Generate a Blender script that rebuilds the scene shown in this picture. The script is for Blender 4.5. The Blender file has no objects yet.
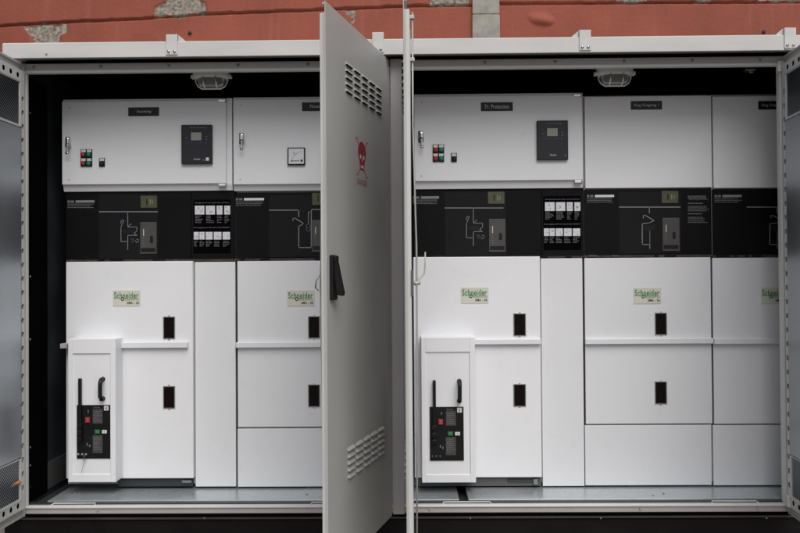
import bpy, bmesh, math, random
from mathutils import Vector, Matrix, noise
random.seed(7)
scene = bpy.context.scene
COL = scene.collection

# ------------------------------------------------------------------ camera
F = 820.0; DIST = 4.48
cam_d = bpy.data.cameras.new('camera'); cam = bpy.data.objects.new('camera', cam_d); COL.objects.link(cam)
yaw, pit, rol = math.radians(.74), math.radians(.80), math.radians(.40)
RM = Matrix.Rotation(yaw, 3, 'Z') @ Matrix.Rotation(pit, 3, 'X') @ Matrix.Rotation(rol, 3, 'Y')
right, fwd, up = RM.col[0].copy(), RM.col[1].copy(), RM.col[2].copy()
CL = Vector((0, -DIST, 1.62))
m = Matrix((right, up, -fwd)).transposed().to_4x4(); m.translation = CL
cam.matrix_world = m
cam_d.sensor_width = 36; cam_d.lens = 36 * F / 800
cam_d.clip_start = .05; cam_d.clip_end = 2000
scene.camera = cam

def P(px, py, Y=0.34):
    """where the sight line of a photo pixel meets the vertical plane y = Y (used to measure positions)"""
    d = right * ((px - 400) / F) + fwd + up * ((266.5 - py) / F)
    return CL + d * ((Y + DIST) / d.y)
def S(Y): return (DIST + Y) / F
def rect(x0, y0, x1, y1, Y):
    c = P((x0 + x1) / 2, (y0 + y1) / 2, Y); s = S(Y)
    w, h = (x1 - x0) * s / 2, (y1 - y0) * s / 2
    return c.x - w, c.x + w, c.z - h, c.z + h

# ------------------------------------------------------------------ materials
def mat(name, col, rough=.5, metal=0., var=.04, vscale=6., bump=0., bscale=300., spec=.5, stretch=None, rvar=.06, coat=0, wave=0):
    mt = bpy.data.materials.new(name); mt.use_nodes = True
    nt = mt.node_tree; b = nt.nodes['Principled BSDF']
    b.inputs['Metallic'].default_value = metal
    b.inputs['Specular IOR Level'].default_value = spec
    b.inputs['Coat Weight'].default_value = coat
    tc = nt.nodes.new('ShaderNodeTexCoord'); mp = nt.nodes.new('ShaderNodeMapping')
    nt.links.new(tc.outputs['Object'], mp.inputs['Vector'])
    if stretch: mp.inputs['Scale'].default_value = stretch
    n = nt.nodes.new('ShaderNodeTexNoise'); n.inputs['Scale'].default_value = vscale; n.inputs['Detail'].default_value = 6
    nt.links.new(mp.outputs['Vector'], n.inputs['Vector'])
    r = nt.nodes.new('ShaderNodeMapRange'); r.inputs[1].default_value = .3; r.inputs[2].default_value = .7
    r.inputs[3].default_value = 1 - var * 2; r.inputs[4].default_value = 1 + var
    nt.links.new(n.outputs['Fac'], r.inputs[0])
    mx = nt.nodes.new('ShaderNodeMix'); mx.data_type = 'RGBA'; mx.blend_type = 'MULTIPLY'; mx.inputs[0].default_value = 1
    mx.inputs[6].default_value = (*col, 1); nt.links.new(r.outputs[0], mx.inputs[7])
    nt.links.new(mx.outputs[2], b.inputs['Base Color'])
    r2 = nt.nodes.new('ShaderNodeMapRange'); r2.inputs[1].default_value = .3; r2.inputs[2].default_value = .7
    r2.inputs[3].default_value = max(.03, rough - rvar); r2.inputs[4].default_value = min(1, rough + rvar)
    nt.links.new(n.outputs['Fac'], r2.inputs[0]); nt.links.new(r2.outputs[0], b.inputs['Roughness'])
    if wave:
        n4 = nt.nodes.new('ShaderNodeTexNoise'); n4.inputs['Scale'].default_value = 3.2; n4.inputs['Detail'].default_value = 2; nt.links.new(tc.outputs['Object'], n4.inputs['Vector'])
        n5 = nt.nodes.new('ShaderNodeTexNoise'); n5.inputs['Scale'].default_value = 11; n5.inputs['Detail'].default_value = 9; n5.inputs['Roughness'].default_value = .65; nt.links.new(tc.outputs['Object'], n5.inputs['Vector'])
        r5 = nt.nodes.new('ShaderNodeMapRange'); r5.inputs[1].default_value = .56; r5.inputs[2].default_value = .78; r5.inputs[3].default_value = 0; r5.inputs[4].default_value = .13; nt.links.new(n5.outputs['Fac'], r5.inputs[0])
        m5 = nt.nodes.new('ShaderNodeMix'); m5.data_type = 'RGBA'; nt.links.new(r5.outputs[0], m5.inputs[0]); nt.links.new(mx.outputs[2], m5.inputs[6]); m5.inputs[7].default_value = (.42, .40, .37, 1); nt.links.new(m5.outputs[2], b.inputs['Base Color'])
    if bump:
        n2 = nt.nodes.new('ShaderNodeTexNoise'); n2.inputs['Scale'].default_value = bscale; n2.inputs['Detail'].default_value = 3
        nt.links.new(tc.outputs['Object'], n2.inputs['Vector'])
        bp = nt.nodes.new('ShaderNodeBump'); bp.inputs['Strength'].default_value = bump;
        if wave: bw = nt.nodes.new('ShaderNodeBump'); bw.inputs['Strength'].default_value = wave; bw.inputs['Distance'].default_value = .02; nt.links.new(n4.outputs['Fac'], bw.inputs['Height']); nt.links.new(bw.outputs['Normal'], bp.inputs['Normal'])
        bp.inputs['Distance'].default_value = .002
        nt.links.new(n2.outputs['Fac'], bp.inputs['Height']); nt.links.new(bp.outputs['Normal'], b.inputs['Normal'])
    return mt
M = {}
M['white'] = mat('white_panel_paint', (.70, .708, .73), .42, wave=.12, var=.012, vscale=2.5, bump=.05, bscale=500)
M['white2'] = mat('white_cover_paint', (.75, .758, .78), .40, wave=.12, var=.012, vscale=2.5, bump=.05, bscale=500)
M['grey'] = mat('light_grey_powder_coat', (.55, .55, .535), .45, var=.03, vscale=3, bump=.08, bscale=600)
M['greyd'] = mat('mid_grey_powder_coat', (.38, .36, .365), .45, var=.03, vscale=3, bump=.08, bscale=600)
M['roof'] = mat('roof_fascia_coat', (.55, .545, .53), .5, var=.05, vscale=2, bump=.05, stretch=(1, 1, 5))
M['galv'] = mat('galvanised_sheet', (.40, .43, .46), .33, metal=.85, var=.05, vscale=3, rvar=.04, stretch=(1, 1, .3))
M['floor'] = mat('galvanised_floor_sheet', (.50, .54, .56), .28, metal=.6, var=.06, vscale=2.5, rvar=.05)
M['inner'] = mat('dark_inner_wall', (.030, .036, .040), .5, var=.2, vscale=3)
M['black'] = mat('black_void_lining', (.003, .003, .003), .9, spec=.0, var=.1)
M['plinth'] = mat('black_plinth_paint', (.006, .0052, .005), .6, spec=.15, var=.2, vscale=4)
M['band'] = mat('charcoal_mimic_panel', (.0045, .0042, .0045), .5, spec=.12, var=.1)
M['band2'] = mat('slate_mimic_field', (.0085, .0088, .0102), .5, spec=.14, var=.06)
M['blackpl'] = mat('black_plastic', (.007, .007, .0075), .38, spec=.3, var=.1)
M['relay'] = mat('relay_black_plastic', (.018, .018, .023), .45, spec=.3, var=.08)
M['lcd'] = mat('grey_lcd', (.24, .25, .22), .3, var=.03)
M['line'] = mat('pale_grey_print', (.19, .20, .22), .6, var=.03)
M['print'] = mat('white_print', (.62, .62, .63), .6, var=.03)
M['faint'] = mat('faint_grey_print', (.13, .13, .135), .6, var=.1)
M['pict'] = mat('white_pictogram_paper', (.62, .62, .66), .6, var=.05, vscale=90)
M['olive'] = mat('olive_indicator_label', (.062, .067, .026), .45, var=.15, vscale=25)
M['gplate'] = mat('dark_grey_operating_plate', (.055, .052, .05), .45, var=.08)
M['cream'] = mat('cream_brand_label', (.59, .58, .50), .5, var=.03)
M['green'] = mat('green_print', (.025, .22, .06), .5, var=.05)
M['brown'] = mat('dark_brown_print', (.05, .03, .025), .6)
M['red'] = mat('red_print', (.33, .016, .03), .5, var=.05)
M['redbtn'] = mat('red_button', (.40, .025, .025), .35)
M['grnbtn'] = mat('green_button', (.0, .2, .11), .35)
M['grnbtn2'] = mat('bright_green_button', (.01, .18, .05), .35)
M['wbtn'] = mat('white_button', (.6, .6, .6), .4)
M['blue'] = mat('blue_key', (.03, .05, .16), .4)
M['glassd'] = mat('dark_window_glass', (.005, .0025, .002), .25, var=.3, vscale=30, spec=.15)
M['metal'] = mat('polished_metal', (.62, .61, .58), .22, metal=1, var=.05)
M['bolt'] = mat('bolt_steel', (.30, .30, .30), .4, metal=.8)
M['meter'] = mat('meter_dial', (.62, .64, .66), .4, var=.02)
M['copper'] = mat('orange_earth_strap', (.55, .20, .10), .5, var=.2, vscale=60)
M['lampbody'] = mat('lamp_white_plastic', (.74, .74, .72), .5)
M['kick'] = mat('kick_plate_paint', (.085, .084, .082), .5)
M['rod'] = mat('zinc_rod', (.42, .41, .39), .5, metal=.4)
M['doorgrey'] = mat('door_grey_powder_coat', (.44, .44, .425), .42, wave=.12, var=.03, vscale=2.5, bump=.08, bscale=600)
M['rust'] = mat('brown_gap_residue', (.045, .036, .032), .8, var=.3, vscale=20)
g = bpy.data.materials.new('clear_lamp_glass'); g.use_nodes = True
gb = g.node_tree.nodes['Principled BSDF']; gb.inputs['Base Color'].default_value = (.20, .20, .19, 1); gb.inputs['Roughness'].default_value = .25
gb.inputs['Transmission Weight'].default_value = .35
M['lampglass'] = g

# ------------------------------------------------------------------ mesh builder
WL = {}
class MB:
    def __init__(s, mtx=None): s.bm = bmesh.new(); s.mats = []; s.mx = mtx
    def mi(s, name):
        if name not in s.mats: s.mats.append(name)
        return s.mats.index(name)
    def _add(s, tmp, name, smooth=False):
        i = s.mi(name); mp = {}
        for v in tmp.verts: mp[v] = s.bm.verts.new(v.co)
        for f in tmp.faces:
            try: nf = s.bm.faces.new([mp[v] for v in f.verts])
            except ValueError: continue
            nf.material_index = i; nf.smooth = smooth
        tmp.free(); return s
    def box(s, x0, x1, y0, y1, z0, z1, name, b=0., seg=2):
        t = bmesh.new(); bmesh.ops.create_cube(t, size=1)
        sx, sy, sz = abs(x1 - x0), abs(y1 - y0), abs(z1 - z0)
        for v in t.verts: v.co = Vector(((x0 + x1) / 2 + v.co.x * sx, (y0 + y1) / 2 + v.co.y * sy, (z0 + z1) / 2 + v.co.z * sz))
        if b > 0:
            b = min(b, sx * .45, sy * .45, sz * .45)
            bmesh.ops.bevel(t, geom=t.edges[:], offset=b, segments=seg, profile=.5, affect='EDGES')
        return s._add(t, name)
    def prism(s, pts, a0, a1, name, axis='x'):
        """closed outline extruded along an axis; pts are the two other coordinates in xyz order"""
        t = bmesh.new()
        def mk(a, p): return {'x': (a, p[0], p[1]), 'y': (p[0], a, p[1]), 'z': (p[0], p[1], a)}[axis]
        A = [t.verts.new(mk(a0, p)) for p in pts]; B = [t.verts.new(mk(a1, p)) for p in pts]
        n = len(pts); t.faces.new(A); t.faces.new(B[::-1])
        for i in range(n): t.faces.new((A[i], A[(i + 1) % n], B[(i + 1) % n], B[i]))
        bmesh.ops.recalc_face_normals(t, faces=t.faces)
        return s._add(t, name)
    def cyl(s, p0, p1, r0, name, r1=None, n=16, smooth=True):
        p0, p1 = Vector(p0), Vector(p1); d = p1 - p0; L = d.length
        t = bmesh.new(); bmesh.ops.create_cone(t, cap_ends=True, segments=n, radius1=r0, radius2=r0 if r1 is None else r1, depth=L)
        q = Vector((0, 0, 1)).rotation_difference(d.normalized()).to_matrix().to_4x4(); q.translation = (p0 + p1) / 2
        bmesh.ops.transform(t, matrix=q, verts=t.verts)
        return s._add(t, name, smooth and n > 8)
    def tube(s, pts, r, name, n=8):
        t = bmesh.new(); pts = [Vector(p) for p in pts]; rings = []
        for i, p in enumerate(pts):
            d = (pts[min(i + 1, len(pts) - 1)] - pts[max(i - 1, 0)]).normalized()
            a = d.orthogonal() if abs(d.z) > .9 else Vector((0, 0, 1)).cross(d)
            if abs(d.z) > .9: a = Vector((1, 0, 0)) - d * d.x
            a.normalize(); b_ = d.cross(a)
            rings.append([t.verts.new(p + (a * math.cos(k * 2 * math.pi / n) + b_ * math.sin(k * 2 * math.pi / n)) * r) for k in range(n)])
        for i in range(len(rings) - 1):
            for k in range(n): t.faces.new((rings[i][k], rings[i][(k + 1) % n], rings[i + 1][(k + 1) % n], rings[i + 1][k]))
        t.faces.new(rings[0][::-1]); t.faces.new(rings[-1])
        return s._add(t, name, True)
    def line(s, pts, w, y, name, th=.0012):
        """printed line in the x-z plane at depth y"""
        for a, b in zip(pts[:-1], pts[1:]):
            a, b = Vector(a), Vector(b); d = b - a
            if d.length < 1e-6: continue
            d.normalize(); nrm = Vector((-d.y, d.x)) * w / 2; e = d * w / 2
            q = [a - e + nrm, b + e + nrm, b + e - nrm, a - e - nrm]
            s.prism([(v.x, v.y) for v in q], y - th, y, name, 'y')
        return s
    def text(s, txt, x0, x1, z0, z1, y, name, flip=False, bold=.0):
        """lettering fitted into a rectangle of the x-z plane"""
        cu = bpy.data.curves.new('t', 'FONT'); cu.body = txt; cu.resolution_u = 3; cu.extrude = 0; cu.offset = bold; cu.space_character = 1.08
        o = bpy.data.objects.new('t', cu); COL.objects.link(o)
        dg = bpy.context.evaluated_depsgraph_get(); me = bpy.data.meshes.new_from_object(o.evaluated_get(dg))
        bpy.data.objects.remove(o); bpy.data.curves.remove(cu)
        t = bmesh.new(); t.from_mesh(me); bpy.data.meshes.remove(me)
        xs = [v.co.x for v in t.verts]; ys = [v.co.y for v in t.verts]
        ax, bx, ay, by = min(xs), max(xs), min(ys), max(ys)
        for v in t.verts:
            fx = (v.co.x - ax) / (bx - ax); fy = (v.co.y - ay) / (by - ay)
            if flip: fx = 1 - fx
            v.co = Vector((x0 + fx * (x1 - x0), y, z0 + fy * (z1 - z0)))
        return s._add(t, name)
    def perf(s, a0, b0, n, pitch, width, r, t, axis, name, depth=.0012, slot=1.0):
        """strip pierced by a row of round holes in the (u,z) plane at depth t; axis = run direction"""
        i = s.mi(name); K = 16
        def V(a, b, tt): return s.bm.verts.new((a, tt, b) if axis == 'u' else (b, tt, a))
        for k in range(n):
            ca = a0 + pitch * (k + .5); cb = b0 + width / 2
            out, inn, bk = [], [], []
            for q in range(K):
                an = 2 * math.pi * q / K; c, sn = math.cos(an), math.sin(an)
                f = 1 / max(abs(c), abs(sn))
                out.append(V(ca + c * f * pitch / 2, cb + sn * f * width / 2, t))
                inn.append(V(ca + c * r, cb + sn * r, t)); bk.append(V(ca + c * r, cb + sn * r, t + depth))
            for q in range(K):
                w = (q + 1) % K
                for quad in ((out[q], out[w], inn[w], inn[q]), (inn[q], inn[w], bk[w], bk[q])):
                    f_ = s.bm.faces.new(quad); f_.material_index = i
        return s
    def build(s, name, parent=None, label=None):
        bm = s.bm
        if s.mx is not None: bmesh.ops.transform(bm, matrix=s.mx, verts=bm.verts)
        if s.mx is not None and s.mx.to_3x3().determinant() < 0: bmesh.ops.reverse_faces(bm, faces=bm.faces)
        mn = Vector([min(v.co[i] for v in bm.verts) for i in range(3)]); mxx = Vector([max(v.co[i] for v in bm.verts) for i in range(3)])
        c = (mn + mxx) / 2
        for v in bm.verts: v.co -= c
        me = bpy.data.meshes.new(name); bm.to_mesh(me); bm.free()
        for k in s.mats: me.materials.append(M[k])
        o = bpy.data.objects.new(name, me); COL.objects.link(o)
        pw = WL.get(parent.name, Vector()) if parent else Vector()
        o.location = c - pw; o.parent = parent; WL[o.name] = c.copy()
        if label: o['label'] = label
        return o
def thing(name, label, cat, loc, group=None):
    o = bpy.data.objects.new(name, None); COL.objects.link(o); o.location = loc; o.empty_display_size = .1
    WL[o.name] = Vector(loc); o['label'] = label; o['category'] = cat
    if group: o['group'] = group
    return o

# ------------------------------------------------------------------ key levels
FZ = P(400, 487.5, .34).z                   # enclosure floor
ZT = P(400, 70.3, 0).z                      # lower edge of top rail
XL, XR = -2.125, 2.05                       # door hinge lines
XE = 3.1                                    # enclosure runs on to the right, past the frame
ZD0, ZD1 = P(392, 515.5, -.02).z, P(389, 60, -.02).z   # doors
print('FZ', FZ, 'ZT', ZT, 'doors', ZD0, ZD1)

# ================================================================== SETTING
# ground
b = MB(); t = bmesh.new(); bmesh.ops.create_grid(t, x_segments=2, y_segments=2, size=300); M['ground'] = mat('pale_concrete_ground', (.24, .22, .195), .85, var=.12, vscale=.8, bump=.3, bscale=60)
b._add(t, 'ground'); gr = b.build('ground'); gr['kind'] = 'structure'

# wall behind: red painted rendered wall with a crooked joint, bare patches and a bare pilaster
def redwall_mat():
    mt = mat('weathered_red_paint', (.272, .077, .050), .75, var=.10, vscale=2.2, bump=.35, bscale=120, spec=.25)
    nt = mt.node_tree; bs = nt.nodes['Principled BSDF']
    src = bs.inputs['Base Color'].links[0].from_socket
    tc = nt.nodes.new('ShaderNodeTexCoord'); mp = nt.nodes.new('ShaderNodeMapping'); mp.inputs['Scale'].default_value = (9, 1, 1.0)
    n = nt.nodes.new('ShaderNodeTexNoise'); n.inputs['Scale'].default_value = 1.6; n.inputs['Detail'].default_value = 8
    nt.links.new(tc.outputs['Object'], mp.inputs['Vector']); nt.links.new(mp.outputs['Vector'], n.inputs['Vector'])
    r = nt.nodes.new('ShaderNodeMapRange'); r.inputs[1].default_value = .56; r.inputs[2].default_value = .75; r.inputs[3].default_value = 0; r.inputs[4].default_value = .25
    nt.links.new(n.outputs['Fac'], r.inputs[0])
    mx = nt.nodes.new('ShaderNodeMix'); mx.data_type = 'RGBA'; nt.links.new(r.outputs[0], mx.inputs[0])
    nt.links.new(src, mx.inputs[6]); mx.inputs[7].default_value = (.40, .16, .115, 1)
    # small chips of missing paint
    n3 = nt.nodes.new('ShaderNodeTexNoise'); n3.inputs['Scale'].default_value = 7; n3.inputs['Detail'].default_value = 10; n3.inputs['Roughness'].default_value = .7
    nt.links.new(tc.outputs['Object'], n3.inputs['Vector'])
    r3 = nt.nodes.new('ShaderNodeMapRange'); r3.inputs[1].default_value = .70; r3.inputs[2].default_value = .73; r3.inputs[4].default_value = .5
    nt.links.new(n3.outputs['Fac'], r3.inputs[0])
    mx3 = nt.nodes.new('ShaderNodeMix'); mx3.data_type = 'RGBA'; nt.links.new(r3.outputs[0], mx3.inputs[0])
    nt.links.new(mx.outputs[2], mx3.inputs[6]); mx3.inputs[7].default_value = (.17, .09, .07, 1)
    nt.links.new(mx3.outputs[2], bs.inputs['Base Color'])
    return mt
M['redwall'] = redwall_mat()
M['bare'] = mat('bare_render_aggregate', (.30, .265, .22), .9, var=.32, vscale=38, bump=.6, bscale=90, spec=.2)
M['pillar'] = mat('bare_grey_concrete', (.31, .295, .26), .9, var=.12, vscale=14, bump=.4, bscale=120, spec=.2)
YW = 2.3
def W(px, py): p = P(px, py, YW); return (p.x, p.z)
groove = [W(*q) for q in ((-60, 28.5), (0, 26), (60, 22.5), (150, 18.5), (152, 18.0), (200, 14.5), (320, 10), (400, 6.5), (420, 6), (470, 5.5), (500, 4), (600, 3.2), (700, 2.6), (860, 2))]
groove2 = []
def gz(x):
    for a, c in zip(groove[:-1], groove[1:]):
        if a[0] <= x <= c[0]: return a[1] + (c[1] - a[1]) * (x - a[0]) / (c[0] - a[0])
    return groove[0][1] if x < groove[0][0] else groove[-1][1]
patches = [[W(*q) for q in L] for L in (
    ((20, 25.5), (68, 23.5), (66, 31), (60, 36), (59, 52), (33, 52), (34, 36), (26, 30)),
    ((154, 17.5), (155, 8), (162, 3), (176, -6), (206, -6), (200, -1), (206, 3), (209, 14), (180, 17)),
    ((346, 10), (356, 9.6), (355.5, 20), (351, 24), (349, 17)),
    ((428, 6), (430, -3), (468, -3), (467, 5.6), (450, 6)),
    ((617, 3), (618, -3), (646, -3), (646, 3)), ((698, 2.8), (702, 4), (712, -3), (696, -3)),
    ((757, 2), (758, -4), (830, -4), (830, 1.8)))]
def inside(x, z, poly):
    c = False
    for (x1, z1), (x2, z2) in zip(poly, poly[1:] + poly[:1]):
        if (z1 > z) != (z2 > z) and x < (x2 - x1) * (z - z1) / (z2 - z1) + x1: c = not c
    return c
boxes = [(min(p[0] for p in q) - .1, max(p[0] for p in q) + .1, min(p[1] for p in q) - .1, max(p[1] for p in q) + .1) for q in patches]
bumpc = W(541, 19)
wall = thing('rendered_wall', 'weathered red painted wall with flaking bare patches rising behind the enclosure roof', 'wall', (0, YW, 0))
b = MB(); ri, bi = b.mi('redwall'), b.mi('bare')
WX0, WX1, WZ0, WZ1, cs = -4.2, 4.2, 3.15, 4.15, .008
nx, nz = int((WX1 - WX0) / cs), int((WZ1 - WZ0) / cs)
grid = []
for j in range(nz + 1):
    row = []
    for i in range(nx + 1):
        x, z = WX0 + i * cs, WZ0 + j * cs
        n1 = noise.noise((x * 9, z * 9, 0)); n2 = noise.noise((x * 38, z * 38, 5))
        xx, zz = x + .028 * n1 + .012 * n2, z + .028 * noise.noise((x * 9, z * 9, 9)) + .012 * noise.noise((x * 38, z * 38, 3))
        y = YW + .003 * noise.noise((x * 2, z * 2, 1)) + .0012 * n2
        bare = any(B[0] < x < B[1] and B[2] < z < B[3] and inside(xx, zz, q) for q, B in zip(patches, boxes))
        if bare: y += .011 + .004 * n2 + .003 * noise.noise((x * 80, z * 80, 1))
        dg_ = abs(z - gz(x) - .004 * n1 - .002 * n2)
        wid = .007 + .005 * max(0, n1)
        if dg_ < wid * 1.6: y += .028 * max(0, 1 - (dg_ / (wid * 1.6)) ** 2)
        if z > gz(x): y -= .006                                  # upper course stands a little proud
        bx_, bz_ = (x - bumpc[0]) / .125 + .12 * n1, (z - bumpc[1] + .018 * (x - bumpc[0]) / .125) / .062 + .15 * n1
        rr = bx_ * bx_ + bz_ * bz_
        if rr < 1: y -= .026 * (1 - rr) ** 1.3 * (1 - .75 * bz_ + .3 * bx_) * (1 + .35 * n1 + .15 * n2)
        row.append((b.bm.verts.new((x, y, z)), bare))
    grid.append(row)
for j in range(nz):
    for i in range(nx):
        q = (grid[j][i], grid[j][i + 1], grid[j + 1][i + 1], grid[j + 1][i])
        f = b.bm.faces.new([v[0] for v in q]); f.material_index = bi if sum(v[1] for v in q) > 2 else ri; f.smooth = True
b.box(-9, 9, YW, YW + .3, 0, WZ0, 'redwall'); b.box(-9, WX0, YW, YW + .3, WZ0, WZ1, 'redwall'); b.box(WX1, 9, YW, YW + .3, WZ0, WZ1, 'redwall')
b.box(-9, 9, YW, YW + .3, WZ1, 5.2, 'redwall'); b.box(WX0, WX1, YW + .06, YW + .3, WZ0, WZ1, 'redwall')
b.build('render_face', wall)
b = MB(); x0 = W(472, 20)[0]; x1 = W(499.5, 20)[0]
zj = W(486, 15.5)[1]
b.box(x0, x1, YW - .035, YW + .02, 0, zj - .003, 'pillar', .006); b.box(x0 + .002, x1 - .002, YW - .033, YW + .02, zj + .003, 5.2, 'pillar', .006); b.box(x0 + .01, x1 - .01, YW - .028, YW + .02, zj - .003, zj + .003, 'bare')
b.build('pilaster', wall, 'bare grey concrete strip between the red wall fields')
for px, py, r in ((190, 33, .009), (763.5, 32, .008)):
    b = MB(); x, z = W(px, py); b.cyl((x, YW - .016, z), (x, YW + .02, z), r, 'rust', n=12); b.cyl((x, YW - .008, z), (x, YW + .01, z), r * 1.8, 'rust', n=14); b.build('wall_bolt', wall)

# ================================================================== ENCLOSURE
enc = thing('switchgear_enclosure', 'long light grey outdoor steel enclosure with four open doors and black plinth', 'enclosure', (0, 0, 0))
ZR0, ZR1 = P(430, 53.8, -.1).z, P(430, 39.3, -.1).z; ZA = P(430, 59.8, 0).z
X0R = P(2.5, 50, -.1).x; XS = P(784.5, 45, -.1).x
b = MB()
b.prism([(-.1, ZR0), (-.1, ZR1), (-.092, ZR1 + .006), (2.0, ZR1 + .05), (2.0, ZA + .09), (.07, ZA + .09), (.05, ZR0 + .022), (-.085, ZR0 + .02), (-.085, ZR0)], X0R, XS, 'roof')
b.cyl((P(46.5, 54.3, -.1).x, -.104, P(46.5, 54.3, -.1).z), (P(46.5, 54.3, -.1).x, -.09, P(46.5, 54.3, -.1).z), .005, 'bolt', n=8)
b.build('roof', enc)
b = MB(); b.prism([(-.1, ZR0 + .002), (-.1, ZR1 - .002), (-.092, ZR1 + .004), (2.0, ZR1 + .048), (2.0, ZA + .092), (.07, ZA + .092), (.05, ZR0 + .024), (-.085, ZR0 + .022), (-.085, ZR0 + .002)], XS + .004, XE + .1, 'roof')
b.build('roof', enc)
for px in (172, 378, 585, 790):
    pt = P(px, 45 if px < 300 else 40, -.1); x = pt.x; w = .031
    zt = ZR1 + .040; zb = ZR0 + .008
    b = MB(); b.box(x - w, x + w, -.106, -.1005, zb, zt, 'roof', .002)
    sg = 1 if px < 300 else -1
    if px != 378: b.prism([(x + sg * w, zt), (x + sg * (w + .035), ZR1 + .012), (x + sg * (w + .035), ZR1 - .01), (x + sg * w, ZR1 - .01)], -.09, -.075, 'roof', 'y')
    b.box(x - w, x + w, -.1055, -.02, zt - .006, zt - .001, 'roof')
    for s_ in (-1, 1): b.cyl((x + s_ * .016, -.112, zb + .018), (x + s_ * .016, -.104, zb + .018), .007, 'metal', n=12)
    b.build('roof_clip', enc)
# top rail, lip, seal recess
ZB = P(430, 66.5, 0).z
b = MB(); b.box(XL - .04, XE, 0, .045, ZB - .002, ZA, 'greyd', .003)
b.box(XL - .02, XE, -.012, .02, ZT, ZB, 'grey', .007)
for x in (34, 101, 169, 238, 308, 485, 555, 624, 692, 760):
    c = P(x, 66.3 if x < 150 else 63, 0).x; c_z = (ZA + ZB) / 2
    b.cyl((c, -.004, c_z), (c, .01, c_z), .008, 'bolt', n=10)
b.build('top_rail', enc)
b = MB(); b.box(XL, XE, .03, .12, ZA - .001, ZR0 + .03, 'black'); b.build('roof_seal', enc)
# bottom sill & plinth
ZS1 = P(430, 504.6, 0).z; ZS0 = P(430, 512.6, 0).z
zsm = P(430, 507.2, 0).z
b = MB(); b.box(XL - .04, XE, -.012, .03, zsm, ZS1, 'grey', .007, 3); b.box(XL - .038, XE, -.004, .028, ZS0, zsm + .002, 'greyd', .004); b.box(XL - .036, XE, .0, .02, ZS0 - .012, ZS0, 'black'); b.box(XL, XE, .03, .06, ZS0, ZS1 + .004, 'inner')  # mid grey on the lower strip puts the sill's darker shading into colour
for x in (98, 330, 430, 640, 757):
    c = P(x, 509, 0).x; b.cyl((c, -.014, (ZS0 + ZS1) / 2), (c, 0, (ZS0 + ZS1) / 2), .005, 'greyd', n=8)
b.build('bottom_sill', enc)
b = MB(); xp = P(5.5, 520, .03).x
b.box(xp, XE, .02, 2.0, 0, P(430, 519, .02).z, 'plinth'); b.box(xp + .05, XE, .005, 2.0, P(430, 518.5, .005).z, P(430, 516.5, .005).z, 'inner'); b.box(XL, XE, .03, 2.0, P(430, 517, .02).z, ZS0 + .004, 'plinth')
for x in (53, 205, 330, 470, 600, 765):
    c = P(x, 516, .02).x; z = P(x, 513.5 if x < 90 else 517, .02).z; b.cyl((c, 0, z), (c, .02, z), .005, 'bolt', n=8)
b.build('plinth', enc)
# posts
b = MB(); b.box(XL - .045, XL - .012, -.012, .05, ZS0, ZA + .002, 'grey', .004); b.box(XL - .012, XL + .018, -.004, .02, ZS1 - .003, ZT + .003, 'grey', .004)
b.build('corner_post', enc)
xa, xb = P(391.5, 280, -.0).x, P(403.2, 280, -.0).x
b = MB(); b.box(xa, xb, -.016, .06, ZS0 - .005, ZA + .004, 'greyd', .004); b.box(xa - .03, xa, .0, .06, ZS0, ZA - .01, 'greyd', .002); b.box(xb, xb + .015, .01, .06, ZS0, ZA - .01, 'greyd', .002)
b.build('middle_post', enc)
xa, xb = P(782.6, 280, 0).x, P(790.5, 280, 0).x
b = MB(); b.box(xa, xb + .05, -.008, .05, ZS1 - .003, ZT + .003, 'grey', .004); b.box(xa - .004, xa + .02, .0, .03, ZS1, ZT, 'grey', .002)
b.build('corner_post', enc)
for (q, yy) in (((781.5, 66), -.025), ((791.5, 502), -.07)):
    p = P(*q, yy); b = MB(); b.box(p.x - .018, p.x + .018, yy, yy + .03, p.z - .03, p.z + .03, 'grey', .004); b.build('hinge', enc)
# closed front skin past the right post
b = MB(); b.box(xb + .05, XE, .0, .04, ZS0 + .002, ZA - .002, 'grey', .003); b.build('front_panel', enc)
# inner shell
YB = 1.95; ZC = ZA + .045
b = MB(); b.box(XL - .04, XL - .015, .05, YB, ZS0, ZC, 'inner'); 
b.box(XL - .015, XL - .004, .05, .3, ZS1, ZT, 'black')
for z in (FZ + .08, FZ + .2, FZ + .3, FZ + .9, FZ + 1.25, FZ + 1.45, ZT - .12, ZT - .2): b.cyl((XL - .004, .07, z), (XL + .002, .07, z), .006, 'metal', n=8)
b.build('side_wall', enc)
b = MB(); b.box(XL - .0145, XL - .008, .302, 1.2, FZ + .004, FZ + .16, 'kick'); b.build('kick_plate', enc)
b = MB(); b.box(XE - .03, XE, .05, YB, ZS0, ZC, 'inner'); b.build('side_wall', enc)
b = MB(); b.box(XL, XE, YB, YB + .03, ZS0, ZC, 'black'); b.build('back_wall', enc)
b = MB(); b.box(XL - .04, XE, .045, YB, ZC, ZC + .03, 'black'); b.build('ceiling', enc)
b = MB(); xj0, xj1 = P(458, 495, .2).x, P(467, 495, .2).x
b.box(XL + .09, -.2, .085, YB, FZ - .03, FZ - .002, 'floor', .002)
b.box(-.19, xj0, .085, YB, FZ - .03, FZ - .002, 'floor', .002)
for u0, u1 in ((xj1, XE - .04),): b.box(u0, u1, .085, YB, FZ - .03, FZ - .002, 'floor', .002)
b.box(XL - .01, XE - .03, .06, YB, FZ - .05, FZ - .032, 'inner')
for x, y in ((.62 - 2.6, .12), (-1.95, .25), (-.6, .2), (1.35, .15), (1.42, .19)): b.cyl((x, y, FZ - .002), (x, y, FZ + .002), .006, 'bolt', n=8)
b.build('floor_plate', enc)
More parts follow.
